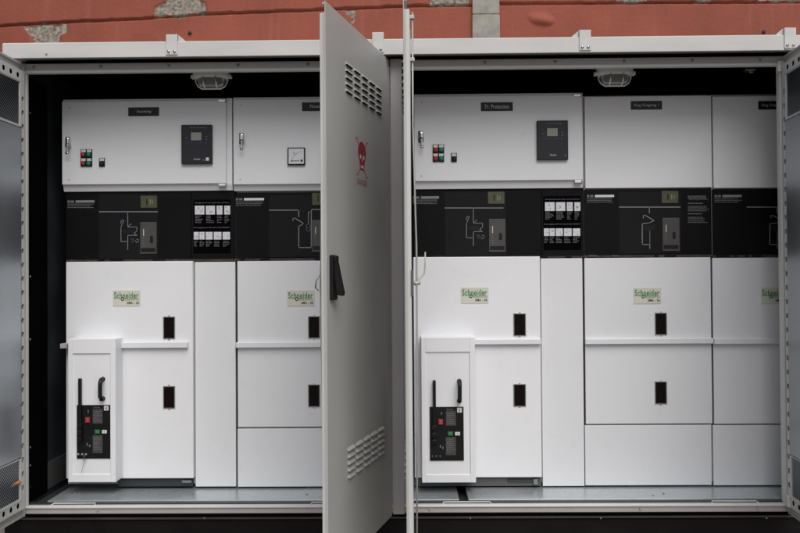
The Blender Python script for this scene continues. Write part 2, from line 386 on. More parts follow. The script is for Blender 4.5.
for x0_, x1_, yy in ((51, 96, 503.2), (442, 492, 508), (711, 759, 503), (310, 352, 507)):          # door stay rods lying on the sill
    a, c = P(x0_, yy, 0.015), P(x1_, yy, .015); z = ZS1 + .006
    b = MB(); b.tube([(a.x, -.005, z - .008), (a.x + .01, .03, z), (c.x - .01, .03, z), (c.x, -.005, z - .008)], .004, 'grey', 6); b.build('door_stay', enc)
for xx_ in (70, 140, 190, 690, 615):                                    # small dark drain notches in the sill edge
    pass
p = P(749, 70, .2); b = MB(); b.box(p.x - .03, p.x + .03, .17, .23, p.z - .008, p.z + .012, 'metal', .003); b.box(p.x - .005, p.x + .02, .18, .2, p.z - .02, p.z - .006, 'metal', .003); b.box(p.x - .008, p.x + .008, .19, .21, p.z + .01, ZC + .005, 'bolt'); b.build('door_catch', enc)

# ---------------------------------------------------------------- doors
DW = 1.0
def door_mx(hx, hy, ang, leftward):
    """local u from the hinge, t outwards, z up"""
    a = math.radians(ang)
    d = Vector((-math.cos(a), -math.sin(a), 0)) if leftward else Vector((math.cos(a), -math.sin(a), 0))
    n = Vector((math.sin(a), -math.cos(a), 0)) if leftward else Vector((-math.sin(a), -math.cos(a), 0))
    mx = Matrix((d, n, Vector((0, 0, 1)))).transposed().to_4x4(); mx.translation = Vector((hx, hy, 0)); return mx
def make_door(mx, label, louvres=False):
    z0, z1 = ZD0, ZD1
    b = MB(mx)
    b.box(0, DW, -.004, 0, z0, z1, 'doorgrey', .0015)
    b.box(0, .006, -.016, -.004, z0, z1, 'doorgrey'); b.box(DW - .006, DW, -.012, -.004, z0 + .05, z1 - .05, 'doorgrey')
    b.box(.006, DW - .006, -.016, -.004, z1 - .012, z1 - .004, 'doorgrey'); b.box(.006, DW - .006, -.016, -.004, z0 + .004, z0 + .012, 'doorgrey')
    if louvres:
        for rows in louvres:
            for (u, z, dz) in rows:
                w = .044; b.prism([(0, z + .009), (.009, z - .002), (.010, z - .006), (.0, z - .006)], u - w, u + w, 'doorgrey', 'x')
                b.box(u - w + .004, u + w - .004, .0003, .0075, z - .0085, z - .0062, 'black')
    d = b.build('door', enc, label)
    # inner tray: perforated stiffening frame round the door
    b = MB(mx); ti = -.027
    iz0, iz1 = z0 + .05, z1 - .05
    pitch = .0752; nv = int((iz1 - iz0 - .16) / pitch)
    for ua, ub in ((.03, .062), (DW - .062, DW - .03)):
        b.perf(iz0 + .08, ua, nv, pitch, ub - ua, .015, ti, 'z', 'grey')
        zt = iz0 + .08 + nv * pitch
        b.box(ua, ub, ti, ti + .004, zt, iz1, 'grey'); b.box(ua, ub, ti, ti + .004, iz0, iz0 + .08, 'grey')
    nu = int((DW - .124) / pitch)
    for za in (iz0 + .004, iz1 - .062):
        b.perf(.062, za, nu, pitch, .058, .0145, ti, 'u', 'grey'); b.box(.062 + nu * pitch, DW - .062, ti, ti + .004, za, za + .058, 'grey')
    # outer returns of the tray
    b.box(.026, .030, ti, -.004, iz0, iz1, 'grey'); b.box(DW - .030, DW - .004, ti - .001, -.004, iz0, iz1, 'grey', .003)
    b.box(.03, DW - .03, ti + .001, -.004, iz1 - .004, iz1, 'grey'); b.box(.03, DW - .03, ti + .001, -.004, iz0, iz0 + .004, 'grey')
    b.build('door_frame', d)
    b = MB(mx); b.box(.031, DW - .031, ti + .012, ti + .0125, iz0 + .005, iz1 - .005, 'black'); b.build('dark_cavity_sheet', d)  # black sheet added behind the holes, paints the shade of the door cavity
    # expanded-metal filters behind the louvres, top and bottom
    for ga, gb in ((iz1 - .30, iz1 - .066), (iz0 + .066, iz0 + .28)):
        b = MB(mx); ua, ub = .085, DW - .085
        b.box(ua - .02, ua, ti - .004, ti + .006, ga - .01, gb, 'grey', .002); b.box(ub, ub + .02, ti - .004, ti + .006, ga - .01, gb, 'grey', .002)
        b.box(ua, ub, ti - .004, ti + .006, ga - .012, ga, 'grey'); b.box(ua, ub, ti - .004, ti + .006, gb - .004, gb, 'grey')
        k = .016; H = gb - ga; i = b.mi('galv'); w = .0022
        for sgn in (1, -1):
            u = ua - H * .9
            while u < ub + H * .9:
                p0 = [u, ga]; p1 = [u + H * .9, gb]
                if sgn < 0: p0[0], p1[0] = p1[0], p0[0]
                def clip(p, q):
                    if p[0] < ua: f_ = (ua - p[0]) / (q[0] - p[0]); return [ua, p[1] + f_ * (q[1] - p[1])]
                    if p[0] > ub: f_ = (ub - p[0]) / (q[0] - p[0]); return [ub, p[1] + f_ * (q[1] - p[1])]
                    return p
                if not (max(p0[0], p1[0]) <= ua or min(p0[0], p1[0]) >= ub):
                    a_, c_ = clip(p0, p1), clip(p1, p0); tt = ti - .001 * (sgn > 0)
                    vs = [b.bm.verts.new((a_[0], tt, a_[1] - w)), b.bm.verts.new((c_[0], tt, c_[1] - w)), b.bm.verts.new((c_[0], tt, c_[1] + w)), b.bm.verts.new((a_[0], tt, a_[1] + w))]
                    f_ = b.bm.faces.new(vs); f_.material_index = i
                u += k
        b.build('vent_grille', d)
    b = MB(mx); b.box(.07, DW - .07, ti - .003, ti + .004, iz0 + .285, iz1 - .315, 'galv', .002)
    b.build('backing_sheet', d)
    return d
def louv_rows(px_cols, y_first, y_last, fu):
    rows = []
    for k, u in enumerate(fu): pass
    return rows
MXL = door_mx(XL - .005, -.012, 90.8, False); MXR = door_mx(P(788.3, 280, -.012).x, -.012, 86, True)
MXC = door_mx(-.109, -.02, 75.6, True); MXT = door_mx(P(406.2, 280, -.02).x, -.02, 90, False)
US = [.694, .572, .45, .33, .21]
zu0 = P(349, 65.2, -.02 - .969 * .694).z; zl0 = P(352, 482 - .5, -.02 - .969 * .694).z
up_rows = [(u, zu0 - r * .031, 0) for u in US for r in range(5)]
lo_rows = [(u, zl0 + (5 - r) * .031, 0) for u in US for r in range(5)]
LV = [up_rows, lo_rows]
dl = make_door(MXL, 'left end door seen from inside, with perforated frame and grilles')
dc = make_door(MXC, 'door swung forward showing its outer face with louvres and red skull sign', LV)
dt = make_door(MXT, 'door standing straight out, seen edge on, with a thin latch rod', LV)
dr = make_door(MXR, 'right end door seen from inside, with perforated frame and grilles')
# outside swing handle on the skull door
def zc(u, px, py): return P(px, py, -.02 - .969 * u).z
h0, h1 = zc(.93, 334, 300), zc(.93, 334, 255)
for mx, dd in ((MXC, dc), (MXT, dt)):
    if dd is dc:
        b = MB(mx); b.box(.905, .968, .0, .016, h0, h1, 'blackpl', .005); b.box(.915, .958, .014, .026, h1 - .03, h1 - .004, 'blackpl', .004)
        b.prism([(.012, h1 - .022), (.026, h1 - .03), (.054, h0 + .03), (.05, h0 + .018), (.032, h0 + .022), (.012, h1 - .05)], .918, .955, 'blackpl', 'x')
        b.build('handle', dd)
# skull and crossbones sign printed on the door
sz0, sz1 = zc(.497, 363, 188), zc(.497, 363, 137)
H = sz1 - sz0; uc = .497
def sk(x, z): return (uc - x * H * 1.12, sz0 + z * H)
b = MB(MXC)
def flat(pts, name, t=.0008): b.prism([sk(*p) for p in pts], .0002, t, name, 'y')
def ell(cx, cz, rx, rz, n=24): return [(cx + rx * math.cos(2 * math.pi * k / n), cz + rz * math.sin(2 * math.pi * k / n)) for k in range(n)]
skull = []
for k in range(33):
    a = math.radians(-38 + k * 256 / 32); skull.append((.225 * math.cos(a), .70 + .20 * math.sin(a)))
skull += [(-.15, .52), (-.125, .40), (-.08, .345), (.08, .345), (.125, .40), (.15, .52)]
flat(skull, 'red')
for sx in (-1, 1):
    flat(ell(sx * .085, .60, .042, .042), 'grey', .0014)
    a = Vector((sx * .30, .93)); c = Vector((-sx * .27, .23))
    for (q0, q1) in ((a, Vector((sx * .15, .78))), (Vector((-sx * .08, .38)), c)):
        d_ = (q1 - q0).normalized(); n_ = Vector((-d_.y, d_.x)) * .009
        flat([tuple(q0 + n_), tuple(q1 + n_), tuple(q1 - n_), tuple(q0 - n_)], 'red')
    for e in (a, c):
        for o_ in (-.035, .035): flat(ell(e.x + o_, e.y + .012 * (1 if o_ > 0 else -1), .016, .014, 12), 'red', .0009)
flat([(-.018, .52), (.018, .52), (0, .565)], 'grey', .0014)
for k in range(-2, 3): flat([(k * .034 - .008, .385), (k * .034 + .008, .385), (k * .034 + .008, .44), (k * .034 - .008, .44)], 'grey', .0014)
x_a, x_b = sk(.28, 0)[0], sk(-.28, 0)[0]
b.text('DANGER', x_a, x_b, sk(0, .04)[1], sk(0, .16)[1], .0008, 'red', flip=True, bold=.0)
b.build('danger_sign', dc)
# inside latch rods and levers
def Zt(py, Y): return P(415, py, Y).z
b = MB(MXT); zr1 = Zt(15, -.95); zm = Zt(270, -.95)
tr = -.040
b.tube([(.965, tr, zr1), (.965, tr + .002, zm + .62), (.962, tr - .01, zm + .1), (.962, tr - .010, zm - .05), (.962, tr - .008, zm - .6), (.965, tr - .002, ZD0 + .08)], .0040, 'rod', 8)
for py in (20, 62): b.box(.955, .975, tr - .008, -.026, Zt(py, -.95) - .008, Zt(py, -.95) + .008, 'rod', .002)
b.build('latch_rod', dt)
b = MB(MXT); b.box(.945, .975, -.031, -.027, Zt(296, -.95), Zt(271, -.95), 'greyd', .001)
b.tube([(.96, -.045, Zt(286, -.95)), (.955, -.058, Zt(280, -.95)), (.94, -.083, Zt(274, -.95)), (.935, -.086, Zt(265, -.95)), (.93, -.088, Zt(252, -.95))], .0032, 'rod', 8)
b.cyl((.96, -.028, Zt(283, -.95)), (.96, -.066, Zt(283, -.95)), .008, 'rod', n=10); b.box(DW - .003, DW + .0015, -.036, -.0255, Zt(296, -1.0), Zt(270, -1.0), 'kick', .001); b.build('lever', dt)
b = MB(MXC)
b.tube([(.955, -.036, zr1 - .02), (.955, -.036, zm + .55), (.955, -.042, zm + .06), (.955, -.046, zm - .06), (.955, -.038, zm - .6), (.955, -.036, ZD0 + .08)], .0040, 'rod', 8)
b.build('latch_rod', dc)
b = MB(MXC); b.box(.945, .975, -.036, -.027, zm - .07, zm + .05, 'blackpl', .002); b.tube([(.96, -.05, zm - .02), (.955, -.066, zm - .045), (.95, -.07, zm - .075), (.95, -.058, zm - .085)], .004, 'rod', 8); b.build('lever', dc)
# copper earth strap at the left hinge, dark cable at the right
b = MB(); a = P(17, 483, -.08); c = P(24.5, 476, .01)
b.tube([(a.x, -.16, a.z), (a.x + .03, -.11, a.z + .015), (c.x - .01, -.05, c.z - .01), (c.x, .01, c.z)], .008, 'copper', 8); b.build('earth_strap', enc)
b = MB(); a = P(796, 492, -.06); b.tube([(a.x, -.05, a.z + .03), (a.x + .004, -.06, a.z - .03), (a.x + .02, -.1, a.z - .05), (a.x + .06, -.16, a.z - .055)], .005, 'plinth', 8); b.build('earth_strap', enc)

# ================================================================== CEILING LAMPS
def lamp(px, py, label):
    Y = .2; p = P(px, py, Y)
    t_ = thing('bulkhead_lamp', label, 'lamp', (p.x, Y, ZC - .001), 'lamps under the enclosure ceiling')
    z = p.z
    b = MB(); n = 28
    def ring(rx, ry, zz): return [b.bm.verts.new((p.x + rx * math.copysign(abs(math.cos(a)) ** .75, math.cos(a)), Y + ry * math.copysign(abs(math.sin(a)) ** .75, math.sin(a)), zz)) for a in [2 * math.pi * k / n for k in range(n)]]
    def loft(b, rs, name):
        i = b.mi(name)
        for A, B in zip(rs[:-1], rs[1:]):
            for k in range(n):
                f = b.bm.faces.new((A[k], A[(k + 1) % n], B[(k + 1) % n], B[k])); f.material_index = i; f.smooth = True
        for R_ in (rs[0], rs[-1]):
            f = b.bm.faces.new(R_); f.material_index = i
    loft(b, [ring(.102, .065, z + .045), ring(.104, .066, z + .012), ring(.097, .062, z), ring(.092, .058, z - .004)], 'lampbody')
    for s_ in (-1, 1): b.box(p.x + s_ * .100, p.x + s_ * .116, Y - .02, Y + .02, z, z + .018, 'lampbody', .003)
    b.box(p.x - .06, p.x + .06, Y - .04, Y + .04, z + .044, ZC + .002, 'lampbody'); b.build('lamp_base', t_)
    b = MB(); loft(b, [ring(.080, .05, z - .004), ring(.078, .048, z - .03), ring(.066, .040, z - .048), ring(.05, .03, z - .052)], 'lampglass'); b.build('lamp_glass', t_)
    b = MB()
    for yy in (0.,):
        k = 1
        b.tube([(p.x - .093 * k, Y + yy, z), (p.x - .091 * k, Y + yy, z - .02), (p.x - .078, Y + yy * .9, z - .046), (p.x - .055, Y + yy * .85, z - .060), (p.x + .055, Y + yy * .85, z - .060), (p.x + .078, Y + yy * .9, z - .046), (p.x + .091 * k, Y + yy, z - .02), (p.x + .093 * k, Y + yy, z)], .0045, 'lampbody', 8)
    for xx in (-.034, .036):
        b.tube([(p.x + xx, Y - .058, z), (p.x + xx * 1.02, Y - .05, z - .034), (p.x + xx * 1.02, Y - .03, z - .052), (p.x + xx * 1.02, Y, z - .060), (p.x + xx * 1.02, Y + .03, z - .052), (p.x + xx * 1.02, Y + .05, z - .034), (p.x + xx, Y + .058, z)], .0042, 'lampbody', 8)
    b.build('lamp_guard', t_)
lamp(211.5, 78.5, 'white caged bulkhead lamp under the ceiling above the Incoming cubicle')
lamp(614.5, 75.5, 'white caged bulkhead lamp under the ceiling above the Ring Outgoing 1 cubicle')

# ================================================================== SWITCHGEAR
GRP = 'switchgear cubicles in one row'
Y0, YV = .34, .305
def zat(px, py, Y=Y0): return P(px, py, Y).z
def xat(px, py=280, Y=Y0): return P(px, py, Y).x
def rb(b, r, Y, th, name, bev=0., back=0.): x0, x1, z0, z1 = rect(*r, Y); b.box(x0, x1, Y, Y + th, z0, z1, name, bev); return b
def rtext(b, txt, r, Y, name, bold=.0): x0, x1, z0, z1 = rect(*r, Y); b.text(txt, x0, x1, z0, z1, Y, name, bold=bold)
def pl(b, pts, Y, w, name): b.line([(P(x, y, Y).x, P(x, y, Y).z) for x, y in pts], w, Y, name)

def nameplate(par, r, txt, Y, tr):
    b = MB(); rb(b, r, Y - .004, .005, 'blackpl', .001); rtext(b, txt, tr, Y - .005, 'print'); b.build('nameplate', par)
def brand(par, x, y, Y):
    b = MB(); rb(b, (x, y, x + 27.5, y + 15.8), Y - .0025, .003, 'cream')
    rtext(b, 'Schneider', (x + 1.2, y + 1.8, x + 25.8, y + 8.3), Y - .0035, 'green', .018)
    x0, x1, z0, z1 = rect(x + 8.3, y + 7, x + 11.2, y + 10.2, Y - .0035)
    c = ((x0 + x1) / 2, (z0 + z1) / 2); b.line([(c[0] + .008 * math.cos(k * .6), c[1] + .009 * math.sin(k * .6)) for k in range(11)], .0045, Y - .0025, 'green')
    rtext(b, 'Electric', (x + 12.2, y + 7.8, x + 26, y + 10.0), Y - .0035, 'green')
    rtext(b, 'SM6 - 36', (x + 14.2, y + 11.2, x + 26.2, y + 13.8), Y - .0035, 'brown', .02)
    b.build('brand_label', par)
def window(par, r, Y, lab=None):
    b = MB(); rb(b, r, Y - .004, .006, 'bolt', .001)
    rb(b, (r[0] + .9, r[1] + .9, r[2] - .9, r[3] - .9), Y - .0052, .005, 'glassd')
    cx = (r[0] + r[2]) / 2
    rb(b, (cx - .9, r[1] - 1.2, cx + .9, r[1]), Y - .002, .003, 'metal'); rb(b, (cx - .9, r[3], cx + .9, r[3] + 1.2), Y - .002, .003, 'metal')
    b.build('inspection_window', par)
def lock(par, x, y, Y):
    p = P(x, y, Y); b = MB()
    b.box(p.x - .012, p.x + .012, Y - .006, Y + .002, p.z - .032, p.z + .034, 'blackpl', .004)
    b.box(p.x - .006, p.x + .018, Y - .03, Y - .005, p.z - .016, p.z + .028, 'metal', .009, 3); b.cyl((p.x + .008, Y - .034, p.z - .02), (p.x + .008, Y, p.z - .02), .012, 'metal', n=14)
    b.box(p.x + .006, p.x + .012, Y - .042, Y - .030, p.z - .058, p.z - .015, 'metal', .001); b.cyl((p.x + .009, Y - .039, p.z - .064), (p.x + .009, Y - .035, p.z - .064), .009, 'metal', n=12)
    b.build('key_lock', par)
def buttons(par, ox, oy, Y):
    for i in range(2):
        for j in range(2):
            x, y = ox + i * 5.7, oy + j * 8.8
            b = MB(); rb(b, (x - 2.9, y - 4.3, x + 2.9, y + 4.4), Y - .006, .007, 'blackpl', .001); rb(b, (x - 2.2, y - 3.8, x + 2.2, y - 1.1), Y - .0072, .003, 'wbtn')
            p = P(x, y + 1.6, Y); b.cyl((p.x, Y - .016, p.z), (p.x, Y, p.z), .0125, 'grnbtn' if i else 'redbtn', n=14); b.build('push_button', par)
    x, y = ox + 18.4, oy + 8.7
    b = MB(); rb(b, (x - 2.9, y - 4.3, x + 2.9, y + 4.6), Y - .006, .007, 'blackpl', .001); rb(b, (x - 2.2, y - 3.8, x + 2.2, y - 1), Y - .0072, .003, 'wbtn')
    p = P(x, y + 1.7, Y); b.cyl((p.x, Y - .014, p.z), (p.x, Y, p.z), .0115, 'relay', n=14); b.box(p.x - .003, p.x + .003, Y - .02, Y, p.z - .011, p.z + .011, 'relay', .001); b.build('selector_switch', par)
def relay(par, x0, y0, Y, square=True):
    x1, y1 = x0 + 31, y0 + 39.5
    b = MB(); rb(b, (x0, y0, x1, y1), Y - .022, .024, 'relay', .004); Q = Y - .0225
    rb(b, (x0 + 10, y0 + 8, x0 + 20.4, y0 + 15.8), Q, .002, 'lcd')
    for k in range(6): rb(b, (x0 + 6 + k * 3.6, y0 + 17.7, x0 + 7.2 + k * 3.6, y0 + 18.9), Q, .002, 'blue')
    for xx, yy in ((4.6, 13), (24.5, 11.5), (24.5, 14.5)): rb(b, (x0 + xx, y0 + yy, x0 + xx + 1.6, y0 + yy + .9), Q, .002, 'faint')
    rtext(b, 'Schneider', (x0 + 12.9, y0 + 33.6, x0 + 19.4, y0 + 35.6), Q, 'print')
    for k in range(5): rb(b, (x0 + 8.6 + k * 3.4, y0 + 3.0, x0 + 11.3 + k * 3.4, y0 + 3.6), Q, .002, 'faint')
    if square: rb(b, (x0 + 25, y0 + 33, x0 + 27.8, y0 + 36.2), Q, .002, 'wbtn'); rb(b, (x0 + 21.8, y0 + 35, x0 + 23.6, y0 + 36), Q, .002, 'line')
    else: rb(b, (x0 + 27, y0 + 34.6, x0 + 29, y0 + 35.6), Q, .002, 'faint')
    b.build('protection_relay', par)
def tiny_lines(b, x0, y0, x1, y1, step, Y, name, ragged=.5):
    y = y0
    while y < y1:
        x = x0; xe = x1 - random.random() * ragged * (x1 - x0)
        while x < xe:
            w = random.uniform(.7, 2.4); rb(b, (x, y, min(x + w, xe + .3), y + step * .42), Y, .001, name); x += w + .45
        y += step
def mimic_top(b, x, y, Y, w=27, bright='line'):
    rb(b, (x, y, x + 2.2, y + 2.6), Y, .001, 'faint'); rb(b, (x + 3, y + .2, x + 6.4, y + 2.4), Y, .001, 'faint')
    rb(b, (x + 8, y, x + w, y + 2.4), Y, .001, bright); tiny_lines(b, x, y + 3.5, x + w, y + 7, 1.7, Y, 'faint', .15)
def olive(b, x, y, Y):
    rb(b, (x, y, x + 16.5, y + 12), Y - .003, .004, 'olive', .001)
    rb(b, (x + 5.6, y + 3, x + 6.9, y + 9), Y - .0036, .003, 'blackpl'); rb(b, (x + 9.3, y + 3.4, x + 10.2, y + 8.6), Y - .0036, .003, 'line'); rb(b, (x + 11.4, y + 4, x + 12.8, y + 8.4), Y - .0036, .003, 'faint')
def opplate(b, x, y, Y, h=32, w=16.6):
    rb(b, (x, y, x + w, y + h), Y - .005, .006, 'gplate', .0015); rb(b, (x + 1, y + h - 6, x + w - 1.2, y + h - 2), Y - .0056, .003, 'blackpl')
    rb(b, (x + 10, y + 14, x + 13, y + 21), Y - .0056, .003, 'blackpl'); rb(b, (x + 3.2, y + 7, x + 3.9, y + 14), Y - .0056, .003, 'cream')
    for k in range(4): rb(b, (x + 2.6, y + 16 + k * 2.6, x + 4.4, y + 16.5 + k * 2.6), Y - .0056, .003, 'faint')
def breaker_mimic(b, ox, oy, Y):
    """single line diagram with a withdrawable breaker; (ox, oy) is the bus bar's left end"""
    q = lambda L: [(ox + x, oy + y) for x, y in L]; w = .0034
    pl(b, q([(0, 0), (58, 0)]), Y, .005, 'line'); pl(b, q([(28.3, 0), (28.3, 15.2), (37.5, 15.2), (37.5, 18)]), Y, w, 'line')
    pl(b, q([(28.3, 15), (32, 12)]), Y, .003, 'line'); pl(b, q([(37.5, 19), (34.5, 21.5), (37.6, 23.6), (28.3, 23.6), (28.3, 37.5)]), Y, w, 'line')
    pl(b, q([(28.3, 29.8), (21.5, 29.8), (21.5, 15), (24.5, 8.6), (22, 8.6), (21.4, 11.5)]), Y, w, 'line')
    rb(b, (ox + 23.3, oy + 17.5, ox + 34, oy + 22.5), Y - .002, .003, 'blackpl')
    pl(b, q([(31.5, 27.5), (34, 27), (34, 30), (32, 30)]), Y, .0025, 'faint'); pl(b, q([(37, 27.5), (39, 27.5), (39, 30), (37, 31), (36, 29)]), Y, .0028, 'line')
def pictograms(b, x, y, Y):
    rb(b, (x, y, x + 37.5, y + 54), Y - .0005, .001, 'black')
    rtext(b, 'Energizing the main side of the installation', (x + 2, y + 2.6, x + 36, y + 4.0), Y - .0015, 'line')
    rtext(b, 'De-energizing the main side of the installation', (x + .8, y + 27.4, x + 36.6, y + 28.9), Y - .0015, 'line')
    for x0, x1 in ((1.6, 11.2), (12.6, 21.8), (23.4, 29.3), (31, 37)):
        rb(b, (x + x0, y + 6.2, x + x1, y + 15), Y - .0015, .001, 'pict'); tiny_lines(b, x + x0 + .4, y + 16.2, x + x1 - .5, y + 23, 1.6, Y - .0015, 'faint', .6)
        for k in range(4): cx, cy = random.uniform(x + x0 + 1.5, x + x1 - 2.5), random.uniform(y + 8, y + 13); pl(b, [(cx, cy), (cx + random.uniform(-1, 2), cy + random.uniform(-1.5, 1.5))], Y - .0015, .002, 'faint')
    for x0, x1 in ((.6, 5.6), (6.2, 11.4), (12.4, 19.4), (20.6, 28.2), (29.4, 36.8)):
        rb(b, (x + x0, y + 32.4, x + x1, y + 40), Y - .0015, .001, 'pict'); tiny_lines(b, x + x0 + .3, y + 41.4, x + x1 - .5, y + 47, 1.6, Y - .0015, 'faint', .6)
        for k in range(3): cx, cy = random.uniform(x + x0 + 1, x + x1 - 2), random.uniform(y + 34, y + 38.5); pl(b, [(cx, cy), (cx + random.uniform(-1, 2), cy + random.uniform(-1.5, 1.5))], Y - .0015, .002, 'faint')
def lv_box(u, px0, px1, y0, y1, y2, door_l, door_r):
    """low voltage compartment; door plate ends at y1 and the sloped skirt at y2"""
    x0, x1 = xat(px0, 140, YV), xat(px1, 140, YV); mid = (px0 + px1) / 2
    zt, zm_, zb = zat(mid, y0, YV), zat(mid, y1, YV), zat(mid, y2, YV)
    b = MB(); b.prism([(YV + .016, zt), (YV + .016, zm_ - .004), (YV + .028, zb), (Y0 + .5, zb), (Y0 + .5, zt)], x0, x1, 'white'); b.build('control_compartment', u)
    d0, d1 = xat(door_l, 140, YV), xat(door_r, 140, YV)
    b = MB(); b.box(d0, d1, YV, YV + .0155, zm_, zt - .014, 'white', .0025)
    for x in (d0 + .04, d0 + .045):
        b.cyl((x, YV - .001, (zm_ + .03 if x < d0 + .042 else zt - .05)), (x, YV + .003, (zm_ + .03 if x < d0 + .042 else zt - .05)), .005, 'greyd', n=8)
    d = b.build('control_door', u)
    for z in (zt - .017, zm_ - .012):
        b = MB(); xx = min(d1 - .004, x1 - .01); b.box(xx - .042, xx, YV - .004, YV + .014, z - .008, z + .008, 'metal', .003); b.cyl((xx, YV + .002, z - .011), (xx, YV + .002, z + .011), .005, 'bolt', n=8); b.build('hinge', d)
    return d
def panel(u, name, px0, px1, y0, y1, Y, ref, mt='white', th=.018, bev=.002):
    b = MB(); b.box(xat(px0, (y0 + y1) / 2, Y), xat(px1, (y0 + y1) / 2, Y), Y, Y + th, zat(ref, y1, Y), zat(ref, y0, Y), mt, bev); return b.build(name, u)
def ledge(u, px0, px1, y0, y1, ref, Y=Y0, d=.025):
    b = MB(); x0, x1 = xat(px0, 342, Y), xat(px1, 342, Y); b.box(x0, x1, Y - d, Y + .001, zat(ref, y1, Y - d), zat(ref, y0, Y - d), 'white', .003); b.build('ledge', u)
def breaker(u, fx0, fx1, y0, y1, keys, ledge_y):
    d = .14; Y = Y0 - d; cx = (fx0 + fx1) / 2
    xx0, xx1, z0, z1 = rect(fx0, y0, fx1, y1, Y)
    b = MB(); b.box(xx0, xx1, Y, Y0 + .02, z0, z1, 'white2', .004)
    ix0, ix1, iz0, iz1 = rect(fx0 + 4.5, y0 + 15, fx1 - 5.5, y1 - 8, Y)
    # raised border leaves the middle of the front slightly sunk
    for q in ((xx0 + .001, ix0, z0 + .001, z1 - .001), (ix1, xx1 - .001, z0 + .001, z1 - .001)): b.box(q[0], q[1], Y - .007, Y + .001, q[2], q[3], 'white2', .0025)
    b.box(ix0 - .0005, ix1 + .0005, Y - .0066, Y + .001, iz1, z1 - .0012, 'white2', .0025); b.box(ix0 - .0005, ix1 + .0005, Y - .0066, Y + .001, z0 + .0012, iz0, 'white2', .0025)
    bx_ = b.build('breaker_box', u)
    # control panel
    px0, py0 = fx0 + 8.4, y0 + (66.5 if keys else 69.7)
    b = MB(); rb(b, (px0, py0, px0 + 33.8, py0 + 53.5), Y - .005, .006, 'blackpl', .001)
    rb(b, (px0 + 16, py0 + 4, px0 + 26, py0 + 18.5), Y - .006, .002, 'gplate'); rb(b, (px0 + 16, py0 + 30, px0 + 26, py0 + 48), Y - .006, .002, 'gplate')
    tiny_lines(b, px0 + 17, py0 + 6, px0 + 25, py0 + 17.5, 2, Y - .0066, 'faint', .5); tiny_lines(b, px0 + 17, py0 + 32, px0 + 25, py0 + 46, 2, Y - .0066, 'faint', .5)
    rtext(b, 'Schneider', (px0 + 17, py0 + 1.4, px0 + 23.5, py0 + 3.2), Y - .006, 'line')
    rb(b, (px0 + 27.3, py0 + .8, px0 + 31.9, py0 + 5.4), Y - .006, .002, 'wbtn'); rb(b, (px0 + 29, py0 + 2, px0 + 30.2, py0 + 4.4), Y - .0066, .002, 'bolt')
    for xx, yy in ((11, 5), (10, 38), (12.5, 39.5)): rb(b, (px0 + xx, py0 + yy, px0 + xx + 1.2, py0 + yy + 2.6), Y - .006, .002, 'faint')
    b.build('control_panel', bx_)
    for xx, yy, c, w, h in ((10.8, 15, 'redbtn', 2.3, 2.6), (20.5, 26.8, 'grnbtn2', 2.6, 1.9), (27.6, 26.8, 'wbtn', 2.5, 1.7)):
        b = MB(); rb(b, (px0 + xx - w - .6, py0 + yy - h - .6, px0 + xx + w + .6, py0 + yy + h + .6), Y - .008, .008, 'blackpl', .001); rb(b, (px0 + xx - w, py0 + yy - h, px0 + xx + w, py0 + yy + h), Y - .012, .008, c, .002)
        rb(b, (px0 + xx - .3, py0 + yy - h * .6, px0 + xx + .3, py0 + yy + h * .6), Y - .0125, .002, 'line'); b.build('push_button', bx_)
    # flat charging lever in its slot, curved grip beside it
    x0_, x1_, za, zb = rect(px0 + 3, py0 - 27, px0 + 6, py0 + 35, Y)
    b = MB(); b.box(x0_, x1_, Y - .024, Y - .006, za, zb, 'blackpl', .003)
    for yy in (18, 25, 32): q = rect(px0 + 2, py0 + yy, px0 + 7, py0 + yy + 4, Y); b.box(q[0], q[1], Y - .028, Y - .004, q[2], q[3], 'blackpl', .002)
    b.build('charging_lever', bx_)
    gx = px0 + (26.4 if keys else 29.4); p0 = P(gx, py0 - 26, Y); p1 = P(gx, py0 - 6.5, Y)
    b = MB(); b.tube([(p0.x, Y + .002, p0.z), (p0.x, Y - .03, p0.z), (p0.x, Y - .042, p0.z - .012), (p0.x, Y - .044, p0.z - .03), (p1.x, Y - .044, p1.z + .03), (p1.x, Y - .042, p1.z + .012), (p1.x, Y - .03, p1.z), (p1.x, Y + .002, p1.z)], .0115, 'blackpl', 10)
    for p in (p0, p1): b.cyl((p.x, Y - .004, p.z), (p.x, Y, p.z), .0135, 'blackpl', n=12)
    b.build('grip_handle', bx_)
    p = P(px0 + 5, py0 + 49, Y); b = MB()
    for k in range(3): b.cyl((p.x + k * .022 - .015, Y - .016, p.z), (p.x + k * .022 - .015, Y - .004, p.z), .0065, 'bolt' if keys else 'gplate', n=12)
    if keys:
        b.box(p.x + .024, p.x + .029, Y - .032, Y - .012, p.z - .03, p.z + .004, 'metal', .001)
        b.tube([(p.x + .027, Y - .028, p.z - .028), (p.x + .02, Y - .026, p.z - .06), (p.x + .008, Y - .022, p.z - .1)], .0012, 'bolt', 5)
    b.build('key_lock', bx_)
    return bx_

